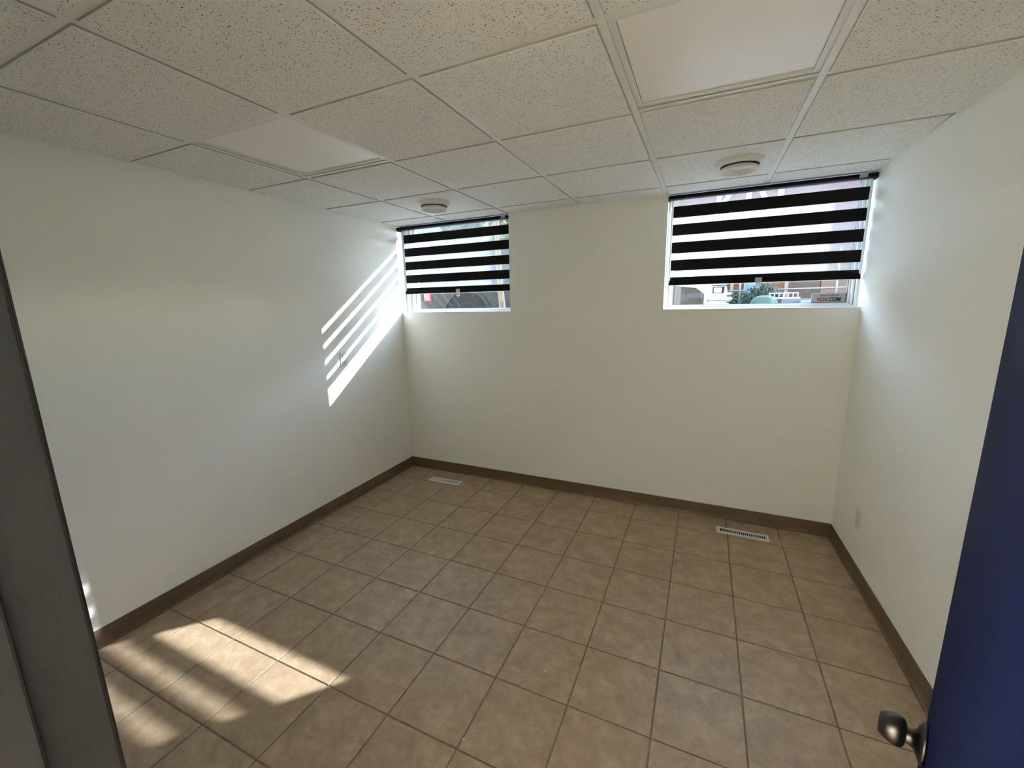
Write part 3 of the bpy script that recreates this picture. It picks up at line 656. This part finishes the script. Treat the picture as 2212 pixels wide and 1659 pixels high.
# bushes
M['leaf'] = noisy('dark_leaf', (0.009, 0.018, 0.009), (0.022, 0.038, 0.018), 9, 0.7)
M['leaf2'] = noisy('leaf', (0.015, 0.03, 0.010), (0.036, 0.055, 0.020), 9, 0.7)
def leaf_cloud(bm, c, r, n, s, rnd):
    for _ in range(n):
        d = Vector((rnd.gauss(0, 1), rnd.gauss(0, 1), rnd.gauss(0, 1))).normalized() * (rnd.random() ** .35)
        p = Vector(c) + Vector((d.x * r[0], d.y * r[1], d.z * r[2]))
        a = Vector((rnd.gauss(0, 1), rnd.gauss(0, 1), rnd.gauss(0, 1))).normalized(); b = a.orthogonal().normalized(); q = s * rnd.uniform(.6, 1.3)
        v = [bm.verts.new(p + k) for k in (a * q, b * q * .45, -a * q, -b * q * .45)]; bm.faces.new(v)
def bush(x, y, rx, rz, label, m):
    rnd = random.Random(int(x * 100)); t = empty('bush', (x, y, GZ), label, 'bush')
    bm = bmesh.new(); leaf_cloud(bm, (0, 0, rz * .55), (rx, rx * .7, rz * .55), 1700, .055, rnd); o = bm_obj('foliage', bm, m, t)
    bm = bmesh.new()
    for k in range(5):
        a = k * 1.3; tube(bm, [(0, 0, 0), (.12 * math.cos(a), .12 * math.sin(a), rz * .4), (.45 * rx * math.cos(a), .4 * rx * math.sin(a), rz * .8)], [.02, .014, .006], 6)
    bm_obj('stems', bm, M['bark'], t)
M['bark'] = noisy('tan_bark', (0.045, 0.030, 0.018), (0.125, 0.085, 0.048), 30, 0.9, stretch=(1, 1, .35), b_str=.6, b_dist=.01)
bush(2.30, 12.6, .48, .94, 'dark green bush in front of the light blue board', M['leaf'])
bush(1.86, 14.2, .34, .80, 'lighter green low bush next to the white truck', M['leaf2'])

# domed cover, slatted bench, low barrier
M['dome'] = clear('pale_green_plastic', (0.62, 0.75, 0.68), 1.2, .3, .35, (0.10, 0.16, 0.13))
dm = empty('domed_cover', (2.19, 11.2, GZ), 'pale green clear dome cover on a dark base', 'cover')
bm = bmesh.new(); lathe(bm, [(.30, .42), (.295, .50), (.27, .575), (.22, .635), (.14, .675), (.06, .69), (0, .692)], 32); bm_obj('dome', bm, M['dome'], dm, True)
bm = bmesh.new(); lathe(bm, [(0, 0), (.27, 0), (.31, .40), (.315, .425), (.29, .43), (0, .43)], 32); bm_obj('base', bm, M['galv'], dm, True)
M['white_paint'] = mat('white_gloss_paint', (0.24, 0.25, 0.28), 0.35)
bn = empty('slatted_bench', (2.72, 12.0, GZ), 'small white bench with open back rails', 'bench')
bm = bmesh.new(); box(bm, -.30, .30, -.2, .2, .595, .635, .005); bm_obj('seat', bm, M['white_paint'], bn)
for xx in (-.27, .27):
    for yy in (-.17, .17):
        bm = bmesh.new(); box(bm, xx - .02, xx + .02, yy - .02, yy + .02, 0, .60); bm_obj('leg', bm, M['white_paint'], bn)
bm = bmesh.new(); box(bm, -.32, .32, .17, .20, .73, .755); bm_obj('back_rail', bm, M['white_paint'], bn)
for k in range(7):
    xx = -.305 + k * .1017; bm = bmesh.new(); box(bm, xx - .010, xx + .010, .175, .195, .63, .735); bm_obj('baluster', bm, M['white_paint'], bn)
M['concrete'] = noisy('blue_grey_concrete', (0.05, 0.058, 0.075), (0.065, 0.074, 0.095), 5, 0.8)
br = empty('concrete_barrier', (3.16, 11.35, GZ), 'low blue grey concrete barrier below the strand boards', 'barrier')
bm = bmesh.new(); prism(bm, [(-.22, 0), (.22, 0), (.20, .12), (.09, .30), (.07, .60), (-.07, .60), (-.09, .30), (-.20, .12)], -.60, 1.35, 'x'); bm_obj('body', bm, M['concrete'], br)
bm = bmesh.new(); box(bm, -.25, .25, -.235, -.10, .30, .56, .01); bm_obj('cover_plate', bm, mat('pale_blue_plate', (0.085, 0.105, 0.15), .5), br)

# vehicles ------------------------------------------------------------
M['car_black'] = mat('black_car_paint', (0.013, 0.0135, 0.0135), 0.5, spec=.08)
M['car_grey'] = mat('grey_car_paint', (0.0055, 0.0055, 0.0065), 0.5, spec=.06)
M['car_white'] = mat('white_car_paint', (0.30, 0.31, 0.33), 0.4, spec=.2)
M['car_glass'] = mat('dark_car_glass', (0.006, 0.006, 0.007), 0.2, spec=.1)
M['tyre'] = mat('tyre_rubber', (0.011, 0.011, 0.011), 0.9, spec=.1)
M['rim'] = mat('alloy_rim', (0.028, 0.029, 0.028), 0.5, spec=.1)
M['red_lamp'] = mat('red_tail_lamp', (0.30, 0.02, 0.028), 0.4, spec=.3)
M['chrome'] = mat('chrome', (0.75, 0.75, 0.78), 0.15, metal=1.0)
M['trim'] = mat('light_grey_trim', (0.028, 0.028, 0.032), 0.5, spec=.08)
M['lamp'] = mat('clear_headlamp', (0.6, 0.62, 0.66), 0.2)
def vehicle(name, loc, label, cat, paint, prof, glass_prof, width, wheels, wr, extras):
    """prof: side outline (x,z) of the body; glass_prof: outline of the cabin; built lengthwise along x"""
    t = empty(name, loc, label, cat)
    bm = bmesh.new(); prism(bm, prof, 0, width, 'y')
    ed = [e for e in bm.edges if abs(e.verts[0].co.y - e.verts[1].co.y) < 1e-4]
    bmesh.ops.bevel(bm, geom=ed, offset=.05, segments=3, affect='EDGES'); bm_obj('body', bm, paint, t, False)
    bm = bmesh.new(); prism(bm, glass_prof, .10, width - .10, 'y'); ed = [e for e in bm.edges if abs(e.verts[0].co.y - e.verts[1].co.y) < 1e-4]
    bmesh.ops.bevel(bm, geom=ed, offset=.06, segments=2, affect='EDGES'); cab = bm_obj('cabin', bm, paint, t)
    cxm = sum(p[0] for p in glass_prof) / len(glass_prof); czm = sum(p[1] for p in glass_prof) / len(glass_prof)
    bm = bmesh.new(); prism(bm, [(cxm + (x - cxm) * .88, czm + .02 + (z - czm) * .78) for x, z in glass_prof], .095, .13, 'y'); bm_obj('side_window', bm, M['car_glass'], t)
    for x in wheels:
        for y0 in (-.01, width - .20):
            bm = bmesh.new(); lathe(bm, [(wr * .66, 0), (wr * .97, .0), (wr, .03), (wr, .18), (wr * .97, .21), (wr * .66, .21)], 36); wh = bm_obj('wheel', bm, M['tyre'], t, False); wh.rotation_euler = (-math.pi / 2, 0, 0); wh.location = (x, y0, wr)
            bm = bmesh.new()
            lathe(bm, [(0, .045), (wr * .18, .03), (wr * .22, .05), (wr * .58, .05), (wr * .62, .008), (wr * .67, .004), (wr * .67, .20), (0, .2)], 36); bm_obj('rim', bm, M['rim'], wh)
            for k in range(10):
                a = k * math.pi / 5; bm = bmesh.new(); box(bm, wr * .18, wr * .6, -.018, .018, .015, .05)
                s = bm_obj('spoke', bm, M['rim'], wh); s.rotation_euler = (0, 0, a)
        bm = bmesh.new(); n = 20; R1, R2 = wr + .045, wr + .10
        A = [[bm.verts.new((x + R * math.cos(math.pi * k / n), yy, wr + R * math.sin(math.pi * k / n))) for k in range(n + 1)] for R in (R1, R2) for yy in (-.015, .04)]
        for k in range(n):
            bm.faces.new([A[0][k], A[0][k + 1], A[2][k + 1], A[2][k]]); bm.faces.new([A[2][k], A[2][k + 1], A[3][k + 1], A[3][k]]); bm.faces.new([A[0][k + 1], A[0][k], A[1][k], A[1][k + 1]])
        bm_obj('wheel_arch', bm, paint, t)
        bm = bmesh.new(); lathe(bm, [(0, 0), (wr + .045, 0), (wr + .045, .003), (0, .003)], 28); o = bm_obj('wheel_well', bm, M['tyre'], t); o.rotation_euler = (-math.pi / 2, 0, 0); o.location = (x, -.003, wr)
    for nm, m, args in extras:
        bm = bmesh.new(); box(bm, *args); bm_obj(nm, bm, m, t)
    return t
# black SUV seen through the left window, tail to the left
suv_prof = [(0, .45), (.05, .35), (4.55, .33), (4.62, .45), (4.62, .85), (4.4, 1.0), (3.3, 1.08), (.1, 1.08), (0, .95)]
suv_cab = [(.15, 1.06), (.45, 1.68), (2.3, 1.70), (3.35, 1.06)]
vehicle('dark_suv', (-4.12, 5.75, GZ), 'black parked vehicle with red tail lamp outside the left window', 'car', M['car_black'], suv_prof, suv_cab, 1.8, (1.25, 3.75), .40,
        [('tail_lamp', M['red_lamp'], (.38, .53, -.03, .10, .68, .98, .03, 2)), ('side_moulding', M['car_black'], (1.82, 3.1, -.02, .01, .62, .65)), ('door_seam', M['tyre'], (2.55, 2.558, -.004, .01, .45, 1.05)), ('door_seam', M['tyre'], (1.80, 1.808, -.004, .01, .75, 1.05)), ('sill_trim', M['trim'], (1.85, 3.1, -.02, .02, .36, .44)), ('door_handle', M['car_black'], (2.25, 2.45, -.035, -.005, .86, .89, .008))])
# low dark car at the left of the right window
low_prof = [(0, .40), (.05, .30), (3.85, .28), (3.95, .40), (3.95, .74), (3.80, .86), (3.0, .95), (.1, 1.0), (0, .9)]
low_cab = [(.4, .98), (.9, 1.42), (2.3, 1.44), (3.45, .90)]
lc = vehicle('dark_low_car', (-3.08, 8.6, GZ), 'dark grey low car left of the white truck in the right window', 'car', M['car_grey'], low_prof, low_cab, 1.7, (.8, 3.15), .31,
        [('headlamp', M['trim'], (3.62, 3.93, -.01, .2, .64, .76, .02)), ('bumper', M['trim'], (3.2, 3.97, -.02, .3, .44, .48, .01)), ('licence_plate', M['trim'], (3.94, 3.97, .6, 1.1, .38, .48))])
bm = bmesh.new(); hexa(bm, [(3.52, -.012, .60), (3.70, -.012, .60), (3.70, .13, .60), (3.52, .13, .60), (3.22, -.012, 1.0), (3.40, -.012, 1.0), (3.40, .13, 1.0), (3.22, .13, 1.0)]); bm_obj('fender_panel', bm, M['trim'], lc)
# white truck nose
tr_prof = [(0, .50), (0, 1.15), (3.9, 1.15), (4.45, 1.12), (4.62, 1.02), (4.66, .80), (4.66, .48), (4.5, .42), (.1, .42)]
tr_cab = [(1.5, 1.12), (1.7, 1.85), (3.2, 1.85), (3.95, 1.12)]
vehicle('white_truck', (-3.28, 11.0, GZ), 'white truck nose with chrome bumper in the right window', 'truck', M['car_white'], tr_prof, tr_cab, 1.9, (.9, 3.55), .38,
        [('bumper', M['chrome'], (4.2, 4.78, -.05, .35, .56, .68, .05, 3)), ('headlamp', M['car_glass'], (4.32, 4.60, -.015, .2, .76, .93, .02)), ('headlamp_lens', M['lamp'], (4.36, 4.53, -.03, .05, .78, .90, .015)), ('bumper_guard', M['car_white'], (4.25, 4.72, -.06, .3, .40, .53, .04, 2)), ('fog_lamp', M['car_glass'], (4.46, 4.60, -.07, .0, .43, .50, .01)), ('fender_trim', M['chrome'], (4.55, 4.74, -.03, .2, .72, .78, .02)), ('mirror', M['car_white'], (3.7, 3.9, -.25, -.05, 1.1, 1.3, .03)), ('hood_lip', M['trim'], (4.30, 4.66, -.012, .05, .94, .97))])

# slim street tree and the trees behind
def street_tree(x, y, label):
    t = empty('street_tree', (x, y, GZ), label, 'tree')
    bm = bmesh.new(); tube(bm, [(.06, 0, 0), (.045, 0, .5), (.01, 0, 1.0), (-.02, 0, 1.6), (-.05, .05, 2.4), (-.02, .1, 3.0)], [.055, .046, .040, .036, .028, .012], 12); bm_obj('trunk', bm, M['bark'], t, True)
    bm = bmesh.new()
    for a in range(6): tube(bm, [(-.04, .05, 2.2 + a * .1), (.3 * math.cos(a), .3 * math.sin(a), 2.6 + a * .1), (.6 * math.cos(a), .6 * math.sin(a), 3.0 + .1 * a)], [.014, .01, .004], 6)
    bm_obj('branches', bm, M['bark'], t)
    bm = bmesh.new(); leaf_cloud(bm, (0, .1, 3.0), (.75, .75, .65), 900, .05, random.Random(3)); bm_obj('foliage', bm, M['leaf2'], t)
street_tree(-1.735, 4.75, 'slim tan tree trunk by the right edge of the left window')
def tree(x, y, h, r, label, m, seed):
    rnd = random.Random(seed); t = empty('leafy_tree', (x, y, GZ), label, 'tree')
    bm = bmesh.new(); tube(bm, [(0, 0, 0), (.05, 0, h * .3), (0, .05, h * .6), (.05, 0, h * .9)], [.16, .13, .09, .03], 10); bm_obj('trunk', bm, M['bark'], t, True)
    bm = bmesh.new()
    for k in range(7):
        c = (rnd.uniform(-.5, .5) * r, rnd.uniform(-.5, .5) * r, h * rnd.uniform(.5, .95)); leaf_cloud(bm, c, (r * .6, r * .6, h * .22), 900, .10, rnd)
    bm_obj('foliage', bm, m, t)
M['leaf3'] = noisy('yellow_green_leaf', (0.07, 0.09, 0.03), (0.15, 0.16, 0.06), 3, 0.7)
M['leaf4'] = noisy('grey_green_leaf', (0.05, 0.075, 0.05), (0.10, 0.13, 0.09), 3, 0.7)
tree(-10.4, 12.0, 5.4, 1.15, 'yellow green tree behind the top left of the left window', M['leaf3'], 11)
tree(-7.6, 14.6, 6.0, 1.15, 'grey green tree behind the middle of the left window', M['leaf4'], 12)
tree(-5.0, 12.0, 5.4, 1.05, 'olive tree behind the top right of the left window', M['leaf3'], 13)
hs = empty('grey_house', (-9, 19, GZ), 'pale grey house behind the trees outside the left window', 'building')
bm = bmesh.new(); box(bm, -16, -4.6, 19, 25, GZ, 5.2); at(hs, bm, 'wall', noisy('pale_siding', (.20, .21, .22), (.24, .25, .26), 3, .8))
bm = bmesh.new(); prism(bm, [(18.6, 5.2), (25.4, 5.2), (22, 7.2)], -16.3, -4.3, 'x'); at(hs, bm, 'roof', mat('grey_shingles', (.08, .08, .085), .9))
